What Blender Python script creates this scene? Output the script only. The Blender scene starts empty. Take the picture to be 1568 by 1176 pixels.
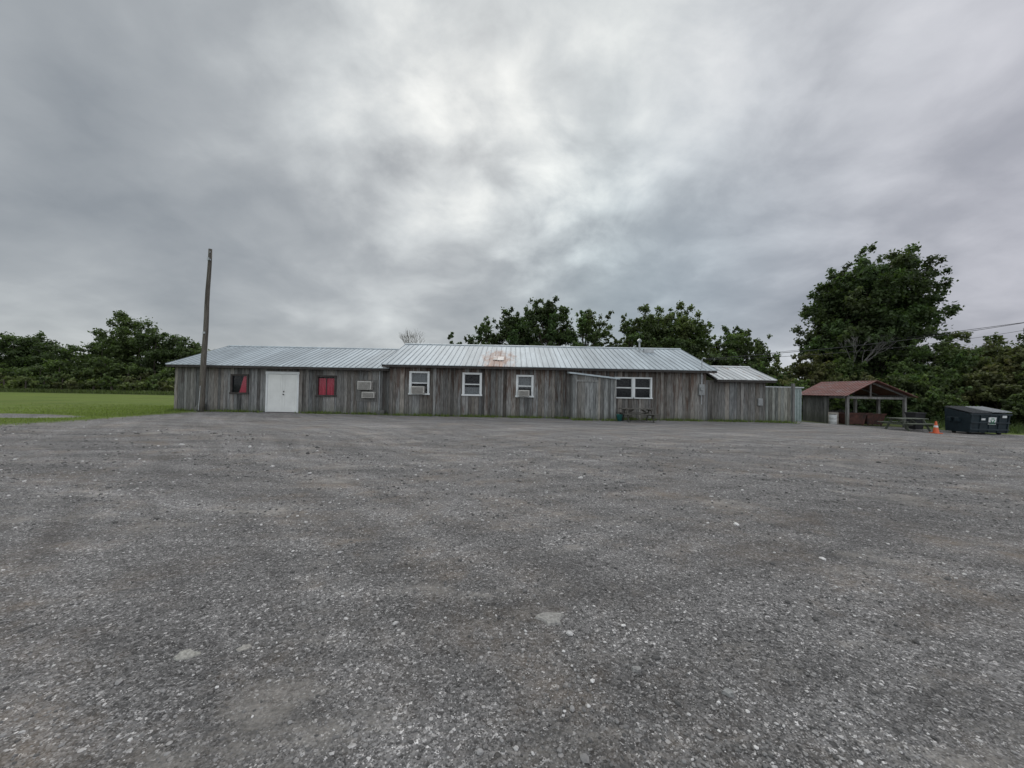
import bpy, math, random
import numpy as np
from mathutils import Vector, Matrix
random.seed(7); rng=np.random.default_rng(7)
S=bpy.context.scene
COL=S.collection
# ------------------------------------------------------------------ helpers
class NT:
    def __init__(s,nt): s.nt=nt
    def n(s,t,**k):
        nd=s.nt.nodes.new(t)
        for a,b in k.items():
            if a=='inp':
                for i,v in b.items():
                    if hasattr(v,'is_output'): s.nt.links.new(v,nd.inputs[i])
                    else: nd.inputs[i].default_value=v
            else: setattr(nd,a,b)
        return nd
    def m(s,op,a,b=0.0,c=None,clamp=False):
        d={0:a,1:b}
        if c is not None: d[2]=c
        return s.n('ShaderNodeMath',operation=op,use_clamp=clamp,inp=d).outputs[0]
    def vm(s,op,a,b=(0,0,0)):
        nd=s.n('ShaderNodeVectorMath',operation=op,inp={0:a,1:b})
        return nd.outputs['Value'] if op in('DOT_PRODUCT','LENGTH') else nd.outputs[0]
    def noise(s,vec,scale,detail=4,rough=.55,dist=0.0):
        return s.n('ShaderNodeTexNoise',inp={'Vector':vec,'Scale':scale,'Detail':detail,'Roughness':rough,'Distortion':dist}).outputs[0]
    def ramp(s,f,stops):
        r=s.n('ShaderNodeValToRGB'); s.nt.links.new(f,r.inputs[0]); e=r.color_ramp.elements
        while len(e)<len(stops): e.new(.5)
        for i,(p,c) in enumerate(stops):
            e[i].position=p; e[i].color=(c,c,c,1) if isinstance(c,(int,float)) else (*c,1)
        return r.outputs[0]
    def mix(s,f,a,b,bt='MIX'):
        nd=s.n('ShaderNodeMix',data_type='RGBA',blend_type=bt)
        for i,v in ((0,f),(6,a),(7,b)):
            if hasattr(v,'is_output'): s.nt.links.new(v,nd.inputs[i])
            else: nd.inputs[i].default_value=v if i==0 or len(v)==4 else (*v,1)
        return nd.outputs[2]
    def mr(s,v,a,b,c=0.,d=1.):
        return s.n('ShaderNodeMapRange',inp={0:v,1:a,2:b,3:c,4:d}).outputs[0]
def newmat(name):
    m=bpy.data.materials.new(name); m.use_nodes=True; t=NT(m.node_tree); b=m.node_tree.nodes['Principled BSDF']
    return m,t,b
def simple(name,col,rough=.7,metal=0.,var=.25,scale=6.,stretch=(1,1,1),attr=False,rust=None,rustamt=.6,bump=0.,spec=.5):
    m,t,b=newmat(name); L=m.node_tree.links.new
    pos=t.n('ShaderNodeNewGeometry').outputs['Position']
    v=t.vm('MULTIPLY',pos,stretch)
    nz=t.noise(v,scale,5,.6)
    f=t.mr(nz,.3,.7,1-var,1+var)
    c=t.mix(1.0,(*col,1),t.n('ShaderNodeCombineColor',inp={0:f,1:f,2:f}).outputs[0],'MULTIPLY')
    if attr:
        a=t.n('ShaderNodeAttribute',attribute_name='Col').outputs['Color']; c=t.mix(1.0,c,a,'MULTIPLY')
    if rust:
        rn=t.noise(t.vm('MULTIPLY',pos,(1,.6,1)),1.7,6,.7)
        c=t.mix(t.mr(rn,rustamt,rustamt+.12),c,(*rust,1))
    L(c,b.inputs['Base Color']); b.inputs['Roughness'].default_value=rough; b.inputs['Metallic'].default_value=metal
    b.inputs['Specular IOR Level'].default_value=spec
    if bump>0:
        bp=t.n('ShaderNodeBump',inp={'Strength':bump,'Distance':.02,'Height':nz}); L(bp.outputs[0],b.inputs['Normal'])
    return m
class MB:
    def __init__(s): s.v=[];s.f=[];s.c=[]
    def quadbox(s,p,col=(1,1,1)):
        i=len(s.v); s.v+=list(p); s.c+=[col]*8
        s.f+=[tuple(i+k for k in q) for q in ((0,3,2,1),(4,5,6,7),(0,1,5,4),(1,2,6,5),(2,3,7,6),(3,0,4,7))]
    def box(s,x0,x1,y0,y1,z0,z1,col=(1,1,1),jt=0.):
        j=lambda:random.uniform(-jt,jt)
        s.quadbox([(x0+j(),y0,z0),(x1+j(),y0,z0),(x1,y1,z0),(x0,y1,z0),(x0+j(),y0,z1),(x1+j(),y0,z1),(x1,y1,z1),(x0,y1,z1)],col)
    def beam(s,a,b,w,h,col=(1,1,1)):
        a=Vector(a);b=Vector(b);d=(b-a).normalized()
        up=Vector((0,0,1)) if abs(d.z)<.9 else Vector((0,1,0))
        r=d.cross(up).normalized()*w/2; u=r.cross(d).normalized()*h/2
        s.quadbox([tuple(q) for q in (a-r-u,a+r-u,b+r-u,b-r-u,a-r+u,a+r+u,b+r+u,b-r+u)],col)
    def tube(s,pts,rad,n=8,col=(1,1,1),cap=True):
        base=len(s.v); P=[Vector(p) for p in pts]
        for i,p in enumerate(P):
            d=(P[min(i+1,len(P)-1)]-P[max(i-1,0)]).normalized()
            up=Vector((1,0,0)) if abs(d.x)<.8 else Vector((0,1,0))
            a=d.cross(up).normalized(); b=d.cross(a)
            for k in range(n):
                t=2*math.pi*k/n; s.v.append(tuple(p+(a*math.cos(t)+b*math.sin(t))*rad[i])); s.c.append(col)
        for i in range(len(P)-1):
            for k in range(n):
                q=base+i*n; s.f.append((q+k,q+(k+1)%n,q+n+(k+1)%n,q+n+k))
        if cap:
            s.f.append(tuple(base+k for k in range(n))[::-1]); s.f.append(tuple(base+(len(P)-1)*n+k for k in range(n)))
    def face(s,pts,col=(1,1,1)):
        i=len(s.v); s.v+=list(pts); s.c+=[col]*len(pts); s.f.append(tuple(range(i,i+len(pts))))
    def obj(s,name,mat,parent=None,smooth=False,bevel=0):
        me=bpy.data.meshes.new(name); me.from_pydata(s.v,[],s.f)
        a=me.color_attributes.new('Col','FLOAT_COLOR','POINT')
        a.data.foreach_set('color',np.array([(*c,1) for c in s.c],dtype=np.float32).ravel())
        if smooth: me.polygons.foreach_set('use_smooth',[True]*len(me.polygons))
        me.materials.append(mat); o=bpy.data.objects.new(name,me); COL.objects.link(o)
        if parent: o.parent=parent
        if bevel:
            b=o.modifiers.new('b','BEVEL'); b.width=bevel; b.segments=2
        return o
def empty(name,loc=(0,0,0)):
    o=bpy.data.objects.new(name,None); COL.objects.link(o); o.empty_display_size=.3; return o
def np_mesh(name,V,nper,C,mat,parent=None):
    F=V.shape[0]; me=bpy.data.meshes.new(name)
    me.vertices.add(F*nper); me.vertices.foreach_set('co',V.astype(np.float32).ravel())
    me.loops.add(F*nper); me.loops.foreach_set('vertex_index',np.arange(F*nper,dtype=np.int32))
    me.polygons.add(F); me.polygons.foreach_set('loop_start',np.arange(0,F*nper,nper,dtype=np.int32))
    me.update(calc_edges=True)
    a=me.color_attributes.new('Col','FLOAT_COLOR','POINT')
    cc=np.ones((F,nper,4),dtype=np.float32); cc[:,:,:3]=C[:,None,:]; a.data.foreach_set('color',cc.ravel())
    me.materials.append(mat); o=bpy.data.objects.new(name,me); COL.objects.link(o)
    if parent: o.parent=parent
    return o
def sst(a,b,x):
    t=np.clip((x-a)/(b-a),0,1); return t*t*(3-2*t)
def gz(x,y):
    return -0.4*sst(14,24,x)*(1-sst(60,120,np.abs(x))) 
# ------------------------------------------------------------------ camera
cam=bpy.data.cameras.new('camera'); co=bpy.data.objects.new('camera',cam); COL.objects.link(co)
cam.sensor_width=36; cam.lens=13.52; cam.clip_end=5000; cam.clip_start=.05
co.matrix_world=Matrix.Translation((0,0,1.5))@Matrix.Rotation(math.radians(90.875),4,'X')@Matrix.Rotation(math.radians(1.1),4,'Z')
S.camera=co
S.view_settings.view_transform='Standard'; S.view_settings.look='None'; S.view_settings.exposure=0
# ------------------------------------------------------------------ world
SUN_EL,SUN_AZ=38,-6   # az from +Y toward +X
w=bpy.data.worlds.new('World'); S.world=w; w.use_nodes=True; w.node_tree.nodes.clear(); t=NT(w.node_tree)
d=t.vm('NORMALIZE',t.n('ShaderNodeTexCoord').outputs['Generated'])
sx=t.n('ShaderNodeSeparateXYZ',inp={0:d}); X,Y,Z=sx.outputs
zz=t.m('ADD',t.m('MAXIMUM',Z,0.0),.36)
P=t.n('ShaderNodeCombineXYZ',inp={0:t.m('DIVIDE',X,zz),1:t.m('DIVIDE',Y,zz),2:0.3}).outputs[0]
def lobe(u,v,k,amp):
    dv=Vector((u-784,589,588-v+(u-784)*.0192+9)).normalized()
    dt=t.vm('DOT_PRODUCT',d,tuple(dv))
    return t.m('MULTIPLY',t.m('EXPONENT',t.m('MULTIPLY',t.m('SUBTRACT',dt,1.0),k)),amp)
warp=t.n('ShaderNodeTexNoise',inp={'Vector':P,'Scale':1.8,'Detail':2}).outputs[1]
Pw=t.vm('ADD',P,t.vm('MULTIPLY',t.vm('SUBTRACT',warp,(.5,.5,.5)),(.30,.30,0)))
n1=t.noise(Pw,1.5,4,.5); n2=t.noise(t.vm('ADD',Pw,(5.2,1.1,0)),4.6,7,.55)
# billowing puffs: domes from smooth voronoi cells, broken up by noise
wp2=t.n('ShaderNodeTexNoise',inp={'Vector':P,'Scale':5.0,'Detail':5,'Roughness':.6}).outputs[1]
Pv=t.vm('ADD',P,t.vm('MULTIPLY',t.vm('SUBTRACT',wp2,(.5,.5,.5)),(.28,.28,0)))
vn=t.n('ShaderNodeTexVoronoi',feature='SMOOTH_F1',inp={'Vector':Pv,'Scale':5.2,'Smoothness':.55}).outputs['Distance']
lb=None
for a in [(640,190,28,.21),(850,320,60,.22),(790,90,12,.09),(1180,130,12,.10)]:
    lb=lobe(*a) if lb is None else t.m('ADD',lb,lobe(*a))
s=t.m('MULTIPLY',t.m('SUBTRACT',n1,.5),.75)
s=t.m('ADD',s,t.m('MULTIPLY',t.m('SUBTRACT',n2,.5),t.m('ADD',.28,t.m('MULTIPLY',lb,2.2))))
s=t.m('ADD',s,t.m('MULTIPLY',t.m('SUBTRACT',.42,vn),t.m('ADD',.07,t.m('MULTIPLY',lb,1.1))))
s=t.m('ADD',s,t.m('ADD',lb,.475))
for a in [(80,390,10,-.14),(1080,430,26,-.13),(160,100,8,.03),(100,485,90,.17),(560,430,70,.04),(560,520,50,-.04),(1500,330,14,.05),(1350,60,12,.05)]:
    s=t.m('ADD',s,lobe(*a))
hz=t.m('EXPONENT',t.m('MULTIPLY',t.m('MAXIMUM',Z,0),-12.0))
s=t.m('ADD',s,t.m('MULTIPLY',hz,.16))
cl=t.ramp(s,[(0,(.135,.16,.185)),(.3,(.27,.295,.32)),(.5,(.385,.41,.43)),(.72,(.60,.63,.64)),(1,(.92,.935,.91))])
cl=t.mix(t.mr(X,.2,.8),cl,t.mix(1.0,cl,(1.04,.985,1.05,1),'MULTIPLY'))
cl=t.mix(lobe(1000,470,20,.8),cl,t.mix(1.0,cl,(.90,1.0,1.04,1),'MULTIPLY'))
up=t.m('MULTIPLY',t.mr(Z,.80,.97,1.0,2.2),t.mr(Y,.15,-.6,1.0,2.6))  # sky boosted overhead and behind camera, added fill for the front walls
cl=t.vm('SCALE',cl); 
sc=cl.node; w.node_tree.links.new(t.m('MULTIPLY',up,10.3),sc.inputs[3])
sky=t.n('ShaderNodeTexSky',sky_type='NISHITA'); sky.sun_disc=False; sky.sun_elevation=math.radians(SUN_EL); sky.sun_rotation=math.radians(SUN_AZ)
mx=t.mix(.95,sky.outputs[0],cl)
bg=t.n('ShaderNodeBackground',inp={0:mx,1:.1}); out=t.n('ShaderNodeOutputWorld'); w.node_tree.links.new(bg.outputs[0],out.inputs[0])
sl=bpy.data.lights.new('sun','SUN'); sl.energy=1.1; sl.angle=math.radians(30); sl.color=(1,.96,.9)
so=bpy.data.objects.new('sun',sl); COL.objects.link(so)
az,el=math.radians(SUN_AZ),math.radians(SUN_EL)
so.rotation_euler=Vector((math.sin(az)*math.cos(el),math.cos(az)*math.cos(el),math.sin(el))).to_track_quat('Z','Y').to_euler()
# ------------------------------------------------------------------ ground
gm,t,b=newmat('gravel_and_grass'); L=gm.node_tree.links.new
pos=t.n('ShaderNodeNewGeometry').outputs['Position']; sp=t.n('ShaderNodeSeparateXYZ',inp={0:pos}); X,Y,Z=sp.outputs
def vor(sc,rn=1.0): return t.n('ShaderNodeTexVoronoi',inp={'Vector':pos,'Scale':sc,'Randomness':rn})
v1=vor(62);v2=vor(30);v3=vor(150)
r1=t.n('ShaderNodeSeparateColor',inp={0:v1.outputs['Color']}).outputs
r2=t.n('ShaderNodeSeparateColor',inp={0:v2.outputs['Color']}).outputs
r3=t.n('ShaderNodeSeparateColor',inp={0:v3.outputs['Color']}).outputs
g1=t.ramp(r1[0],[(0,.05),(.35,.125),(.8,.22),(.93,.34),(1,.64)])
g3=t.ramp(r3[0],[(0,.07),(.5,.15),(.9,.25),(1,.48)])
g=t.mix(t.mr(r3[1],.45,.55),g1,g3)
big=t.m('MULTIPLY',t.mr(r2[1],.90,.91),t.mr(v2.outputs['Distance'],.4,.34))
g=t.mix(big,g,t.ramp(r2[0],[(0,.07),(.5,.25),(1,.52)]))
g=t.mix(1.0,g,(1.0,.965,.94,1),'MULTIPLY')
nb=t.noise(pos,.6,8,.72,.4); nb2=t.noise(t.vm('MULTIPLY',pos,(.5,1,1)),1.5,7,.7); nb3=t.noise(pos,5.0,5,.7)
dirt=t.m('MULTIPLY',t.mr(nb,.47,.62),t.mr(nb2,.38,.60))
dirt=t.m('MULTIPLY',dirt,t.mr(nb3,.35,.6,.35,1.0))
fine=t.noise(pos,60,4,.7)
dc=t.mix(t.mr(fine,.3,.7),(.15,.115,.085,1),(.27,.22,.172,1))
g=t.mix(t.m('MULTIPLY',dirt,.7),g,dc)
pn=t.noise(t.vm('ADD',t.vm('MULTIPLY',pos,(.6,1,1)),(31,7,0)),1.0,9,.76)
pale=t.m('MULTIPLY',t.mr(pn,.555,.66),.7)
g=t.mix(pale,g,t.mix(t.mr(fine,.3,.7),(.21,.197,.178,1),(.37,.345,.315,1)))
dk=t.m('MULTIPLY',t.mr(t.noise(t.vm('ADD',t.vm('MULTIPLY',pos,(.6,1,1)),(11,57,0)),.8,8,.72),.53,.70),.38)
g=t.mix(dk,g,(.07,.066,.064,1))
P2=t.vm('ADD',pos,t.vm('MULTIPLY',t.n('ShaderNodeTexNoise',inp={'Vector':pos,'Scale':.07}).outputs[1],(7,7,0)))
tr=t.noise(t.vm('MULTIPLY',P2,(.12,1.0,1)),1.8,8,.72)
rot=t.n('ShaderNodeVectorRotate',inp={0:P2,'Angle':.75}).outputs[0]
tr2=t.noise(t.vm('MULTIPLY',rot,(.07,1.0,1)),2.6,6,.65)
rot2=t.n('ShaderNodeVectorRotate',inp={0:P2,'Angle':-.5}).outputs[0]
tr3=t.noise(t.vm('MULTIPLY',rot2,(.06,1.0,1)),2.0,5,.65)
f=t.m('MULTIPLY',t.mr(tr,.36,.64,.80,1.28),t.mr(tr2,.38,.62,.87,1.15))
f=t.m('MULTIPLY',f,t.mr(tr3,.38,.62,.9,1.12))
f=t.m('MULTIPLY',f,t.mr(Y,1.5,14,.88,1.10))
g=t.mix(1.0,g,t.n('ShaderNodeCombineColor',inp={0:f,1:f,2:f}).outputs[0],'MULTIPLY')
# grass
ng=t.noise(pos,.35,6,.6); ng2=t.noise(pos,25,4,.7); ngs=t.noise(t.vm('MULTIPLY',pos,(.15,1,1)),.5,4)
gr=t.mix(t.mr(ng,.35,.65),(.10,.148,.03,1),(.18,.215,.055,1))
gr=t.mix(t.mr(ngs,.4,.65),gr,(.165,.225,.042,1))
gr=t.mix(t.mr(ng2,.3,.75,.0,.5),gr,(.06,.085,.025,1))
rough=t.m('MAXIMUM',t.mr(Y,46,50),t.m('MULTIPLY',t.mr(X,-10,0),t.mr(Y,21,23)))
gr=t.mix(rough,gr,t.mix(t.mr(ng,.35,.65),(.05,.075,.022,1),(.10,.115,.04,1)))
e=t.m('MULTIPLY',t.m('SUBTRACT',t.noise(pos,.5,6,.65),.5),3.4)
e2=t.m('MULTIPLY',t.m('SUBTRACT',t.noise(pos,7,4,.7),.5),1.3)
ee=t.m('ADD',e,e2)
mx_=t.mr(t.m('ADD',X,ee),-17.3,-16.4)
lim=t.mr(X,24.5,26.5,24.8,21.0)
my=t.mr(t.m('SUBTRACT',t.m('ADD',Y,t.m('MULTIPLY',ee,.5)),lim),0.2,-.2)
patch=t.vm('LENGTH',t.vm('MULTIPLY',t.vm('SUBTRACT',pos,(-22,16.2,0)),(.28,.9,0)))
pm=t.mr(t.m('ADD',patch,t.m('MULTIPLY',ee,.3)),1.1,.9)
mask=t.m('MAXIMUM',t.m('MULTIPLY',mx_,my),pm)
L(t.mix(mask,gr,g),b.inputs['Base Color']); b.inputs['Roughness'].default_value=.95; b.inputs['Specular IOR Level'].default_value=.15
h=t.m('ADD',t.m('MULTIPLY',t.m('SUBTRACT',1.0,v1.outputs['Distance']),.5),t.m('ADD',t.m('MULTIPLY',big,.9),t.m('MULTIPLY',r1[2],.5)))
h=t.m('ADD',h,t.m('MULTIPLY',nb3,1.5))
L(t.n('ShaderNodeBump',inp={'Strength':1.0,'Distance':.016,'Height':h}).outputs[0],b.inputs['Normal'])
def und(x,y):
    return 0.02*math.sin(x*.7+y*.3)*math.sin(y*.5)*min(1,max(0,(18-y)/4)) if abs(x)<50 and y<18 else 0
xs=np.concatenate([np.linspace(-1500,-60,12),np.arange(-50,50.1,1.0),np.linspace(60,1500,12)])
ys=np.concatenate([np.linspace(-800,-20,6),np.arange(-10,50.1,1.0),np.linspace(60,2500,14)])
gv=[(float(x),float(y),float(gz(x,y)+und(x,y))) for y in ys for x in xs]
nx=len(xs); gf=[(j*nx+i,j*nx+i+1,(j+1)*nx+i+1,(j+1)*nx+i) for j in range(len(ys)-1) for i in range(nx-1)]
me=bpy.data.meshes.new('ground'); me.from_pydata(gv,[],gf); me.materials.append(gm)
me.polygons.foreach_set('use_smooth',[True]*len(me.polygons))
COL.objects.link(bpy.data.objects.new('ground',me))
def gzz(x,y): return float(gz(x,y)+und(x,y))
# loose stones
ph=(1+5**.5)/2
IV=np.array([(-1,ph,0),(1,ph,0),(-1,-ph,0),(1,-ph,0),(0,-1,ph),(0,1,ph),(0,-1,-ph),(0,1,-ph),(ph,0,-1),(ph,0,1),(-ph,0,-1),(-ph,0,1)])/1.9
IF=np.array([(0,11,5),(0,5,1),(0,1,7),(0,7,10),(0,10,11),(1,5,9),(5,11,4),(11,10,2),(10,7,6),(7,1,8),(3,9,4),(3,4,2),(3,2,6),(3,6,8),(3,8,9),(4,9,5),(2,4,11),(6,2,10),(8,6,7),(9,8,1)])
N=32000
D=1.1*np.exp(rng.random(N)*2.45); xx=(rng.random(N)*2-1)*1.5*D
ok=(np.sin(xx*2.1+np.sin(D*1.7)*2)+np.sin(D*2.9+np.sin(xx*1.3)*2)+rng.normal(size=N)*.9)>-.5
xx=xx[ok];D=D[ok];N=len(D)
sz=.003+.0085*rng.random(N)**3; sz[rng.random(N)<.03]*=1.9; sz*=np.clip(D/3.0,.85,2.4)
V=IV[None]*(1+.45*(rng.random((N,12,1))-.5)); V=V*np.stack([rng.uniform(.7,1.4,N),rng.uniform(.7,1.4,N),rng.uniform(.4,.8,N)],1)[:,None,:]
an=rng.random(N)*6.28; c_,s_=np.cos(an)[:,None],np.sin(an)[:,None]
V=np.stack([V[:,:,0]*c_-V[:,:,1]*s_,V[:,:,0]*s_+V[:,:,1]*c_,V[:,:,2]],2)*sz[:,None,None]
V[:,:,0]+=xx[:,None];V[:,:,1]+=D[:,None]
V[:,:,2]+=np.array([gzz(a,c) for a,c in zip(xx,D)])[:,None]+(sz*.25)[:,None]
TV=V[:,IF,:].reshape(-1,3,3)
cb=.08+.22*rng.random(N)**1.5; wh=rng.random(N)<.11; cb[wh]=.36+.28*rng.random(wh.sum())
CC=np.stack([cb,cb*.97,cb*.94],1).repeat(20,0)
stone=simple('stone',(1,1,1),.9,attr=True,var=.2,scale=90,spec=.2)
np_mesh('gravel_stones',TV,3,CC,stone)
def slab(name,x,y,r,hh,col,seed):
    rr=random.Random(seed); m=MB(); n=14; z=gzz(x,y)
    ring=[]
    for k in range(n):
        a=6.283*k/n; q=r*(1+rr.uniform(-.3,.3)); ring.append((x+math.cos(a)*q,y+math.sin(a)*q*.75))
    for k in range(n):
        a=ring[k];c=ring[(k+1)%n]; s9=.8
        ai=(x+(a[0]-x)*s9,y+(a[1]-y)*s9);ci=(x+(c[0]-x)*s9,y+(c[1]-y)*s9)
        m.face([(a[0],a[1],z-.01),(c[0],c[1],z-.01),(ci[0],ci[1],z+hh),(ai[0],ai[1],z+hh)],col)
        m.face([(ai[0],ai[1],z+hh),(ci[0],ci[1],z+hh),(x,y,z+hh*1.15)],col)
    m.obj(name,simple(name+'_mat',(1,1,1),.95,attr=True,var=.4,scale=55,bump=.8,spec=.1))
slab('flat_stone',.28,2.53,.10,.010,(.30,.29,.27),1)
slab('flat_stone',-1.78,2.16,.065,.008,(.34,.33,.30),2)
slab('flat_stone',1.1,1.93,.03,.014,(.29,.29,.28),3)
slab('flat_stone',.7,2.08,.03,.012,(.27,.265,.255),4)
slab('flat_stone',-1.5,2.22,.04,.006,(.32,.305,.28),5)
# ------------------------------------------------------------------ materials
def woodmat(name,base=(.165,.163,.156),brown=(.075,.05,.038),amt=.42,th=.53):
    m,t,b=newmat(name); L=m.node_tree.links.new
    pos=t.n('ShaderNodeNewGeometry').outputs['Position']
    a=t.n('ShaderNodeAttribute',attribute_name='Col').outputs['Color']
    av=t.n('ShaderNodeSeparateColor',inp={0:a}).outputs
    off=t.n('ShaderNodeCombineXYZ',inp={0:0.,1:0.,2:t.m('MULTIPLY',av[0],37.0)}).outputs[0]
    p=t.vm('ADD',pos,off)
    gn=t.noise(t.vm('MULTIPLY',p,(14,14,1.1)),2.4,6,.65)
    st=t.noise(t.vm('MULTIPLY',p,(3.2,3.2,.5)),1.4,6,.65)
    c=t.mix(t.mr(gn,.3,.7),tuple(x*.45 for x in base)+(1,),tuple(x*1.6 for x in base)+(1,))
    z=t.n('ShaderNodeSeparateXYZ',inp={0:pos}).outputs[2]
    stm=t.mr(t.m('ADD',st,t.mr(z,0,2.6,-.07,.09)),th,th+.12)
    c=t.mix(t.m('MULTIPLY',stm,amt),c,(*brown,1))
    blk=t.mr(t.noise(t.vm('MULTIPLY',p,(5,5,.35)),1.1,5,.6),.56,.66)
    c=t.mix(t.m('MULTIPLY',blk,.5),c,(.028,.026,.025,1))
    low=t.mr(t.m('ADD',z,t.m('MULTIPLY',st,.6)),.75,.3)
    c=t.mix(t.m('MULTIPLY',low,.5),c,(.085,.095,.07,1))
    c=t.mix(1.0,c,a,'MULTIPLY')
    L(c,b.inputs['Base Color']); b.inputs['Roughness'].default_value=.92; b.inputs['Specular IOR Level'].default_value=.15
    L(t.n('ShaderNodeBump',inp={'Strength':.6,'Distance':.006,'Height':gn}).outputs[0],b.inputs['Normal'])
    return m
wood=woodmat('weathered_wood'); woodR=woodmat('weathered_wood_brown',(.168,.163,.154),(.075,.045,.032),.75,.515)
woodV=woodmat('weathered_wood_light',(.185,.187,.18),(.10,.09,.08),.3)
pwood=woodmat('picnic_wood',(.10,.095,.085),(.05,.035,.025),.5)
dark=simple('dark_trim',(.04,.035,.032),.9,var=.4)
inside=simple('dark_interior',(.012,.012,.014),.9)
white=simple('white_paint',(.58,.60,.60),.55,var=.1,scale=3)
whited=simple('white_door_paint',(.62,.63,.61),.5,var=.07,scale=2)
acm=simple('air_conditioner_plastic',(.40,.39,.36),.6,var=.12)
red=simple('red_curtain',(.55,.07,.11),.8,var=.3,scale=2,stretch=(8,1,.3))
grayc=simple('gray_blind',(.24,.26,.27),.8,var=.15,scale=1,stretch=(1,1,14))
galv=simple('galvanized_metal',(.36,.38,.39),.45,.6,var=.2)
glass,t,b=newmat('window_glass'); b.inputs['Base Color'].default_value=(.02,.025,.03,1); b.inputs['Roughness'].default_value=.06; b.inputs['Alpha'].default_value=.28
def roofmat(name,base,rustpos=None,streak=.62,rc=((.13,.05,.03,1),(.30,.14,.07,1))):
    m,t,b=newmat(name); L=m.node_tree.links.new
    pos=t.n('ShaderNodeNewGeometry').outputs['Position']
    n=t.noise(t.vm('MULTIPLY',pos,(4,.5,.5)),1.3,5,.6); nl=t.noise(pos,.35,4)
    c=t.mix(t.mr(n,.3,.7),tuple(x*.78 for x in base)+(1,),tuple(min(1,x*1.15) for x in base)+(1,))
    c=t.mix(t.mr(nl,.35,.7,0,.3),c,tuple(x*.7 for x in base)+(1,))
    a=t.n('ShaderNodeAttribute',attribute_name='Col').outputs['Color']; c=t.mix(1.0,c,a,'MULTIPLY')
    rn=t.noise(t.vm('MULTIPLY',pos,(3,.8,.8)),1.6,6,.7)
    rm=t.mr(rn,streak,streak+.1)
    if rustpos:
        d=t.vm('LENGTH',t.vm('MULTIPLY',t.vm('SUBTRACT',pos,rustpos),(1.25,.5,0)))
        rm=t.m('MAXIMUM',t.m('MULTIPLY',rm,.35),t.m('MULTIPLY',t.mr(t.m('ADD',d,t.m('MULTIPLY',t.m('SUBTRACT',rn,.5),3.2)),1.3,.5),.85))
    c=t.mix(rm,c,t.mix(t.mr(n,.3,.7),*rc))
    L(c,b.inputs['Base Color']); b.inputs['Roughness'].default_value=.6; b.inputs['Metallic'].default_value=.0; b.inputs['Specular IOR Level'].default_value=.35
    return m
roofA=roofmat('metal_roof',(.40,.45,.475),(-.8,21.9,3),streak=.66)
roofB=roofmat('metal_roof_white',(.55,.57,.57),streak=.58)
roofR=roofmat('rusty_metal_roof',(.18,.13,.125),streak=.38,rc=((.085,.028,.024,1),(.19,.07,.058,1)))
# ------------------------------------------------------------------ building
B=empty('long_wooden_building')
def planks(m,x0,x1,z0,z1,y,ops=(),bw=.19,tint=(1,1,1),gap=.012,zslope=0.):
    cuts=[x0,x1]+[o[0] for o in ops]+[o[1] for o in ops]; cuts=sorted(c for c in cuts if x0<=c<=x1)
    x=x0
    edges=[x0]
    while x<x1-.02:
        nxt=x+bw*random.uniform(.7,1.35)
        c=[q for q in cuts if q>x+.02]
        if c and nxt>c[0]-.05: nxt=c[0]
        nxt=min(nxt,x1); edges.append(nxt); x=nxt
    for a,bb in zip(edges,edges[1:]):
        iv=[(z0+random.uniform(-.0,.07),z1+zslope*(a-x0))]
        for o in ops:
            if o[0]<(a+bb)/2<o[1]:
                niv=[]
                for p,q in iv:
                    if o[2]>p+.02: niv.append((p,min(q,o[2])))
                    if o[3]<q-.02: niv.append((max(p,o[3]),q))
                iv=niv
        k=random.uniform(.6,1.3); wrm=random.uniform(-.04,.06)
        if random.random()<.10:k*=.55
        col=(k*(1+wrm)*tint[0],k*tint[1],k*(1-wrm)*tint[2]); yo=random.uniform(0,.02)
        for p,q in iv: m.box(a+gap/2,bb-gap/2,y-.025-yo,y,p,q,col,jt=.005)
def sidewall(m,x,y0,y1,z0,prof,bw=.2,th=.025,sgn=-1):
    y=y0
    while y<y1-.01:
        n=min(y+bw*random.uniform(.85,1.15),y1); k=random.uniform(.65,1.2)
        za,zb=prof(y),prof(n); xa,xb=sorted((x,x+sgn*th))
        m.quadbox([(xa,y,z0),(xb,y,z0),(xb,n-.008,z0),(xa,n-.008,z0),(xa,y,za),(xb,y,za),(xb,n-.008,zb),(xa,n-.008,zb)],(k,k,k)); y=n
YL,YM,YR=21.4,21.1,21.2
opsL=[(-15.64,-14.62,.99,2.08),(-13.64,-11.85,-1,2.22),(-10.87,-9.75,.94,2.1)]
opsM=[(-5.63,-4.52,1.15,2.41),(-2.72,-1.65,1.14,2.39),(.22,1.18,1.12,2.32),(5.62,7.67,1.16,2.31)]
m=MB()
planks(m,-18.74,-6.72,-.03,2.62,YL,opsL)
m.obj('wall_left_wing',wood,B)
m=MB(); planks(m,-6.7,10.62,-.03,2.84,YM,opsM); 
profM=lambda y:2.84+(4.36-2.84)*(1-abs(y-25.4)/4.3)
sidewall(m,-6.7,YM,29.7,-.03,profM,sgn=-1)
sidewall(m,10.62,YM,29.7,-.03,profM,sgn=1)
m.obj('wall_main',woodR,B)
m=MB(); planks(m,10.65,13.95,-.03,2.24,YR)
profR=lambda y:2.24+(3.05-2.24)*(1-abs(y-23.3)/2.1)
sidewall(m,13.95,YR,25.4,-.2,profR,sgn=1)
profL=lambda y:2.62+(3.98-2.62)*(1-abs(y-25.7)/4.3)
sidewall(m,-18.74,YL,30,-.03,profL,sgn=-1)
m.obj('wall_ends',wood,B)
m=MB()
m.box(-18.7,-6.8,YL+.25,YL+.3,-.1,2.5); m.box(-6.6,10.6,YM+.3,YM+.35,-.1,2.7); m.box(10.7,13.9,YR+.1,YR+.15,-.2,2.2)
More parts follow.
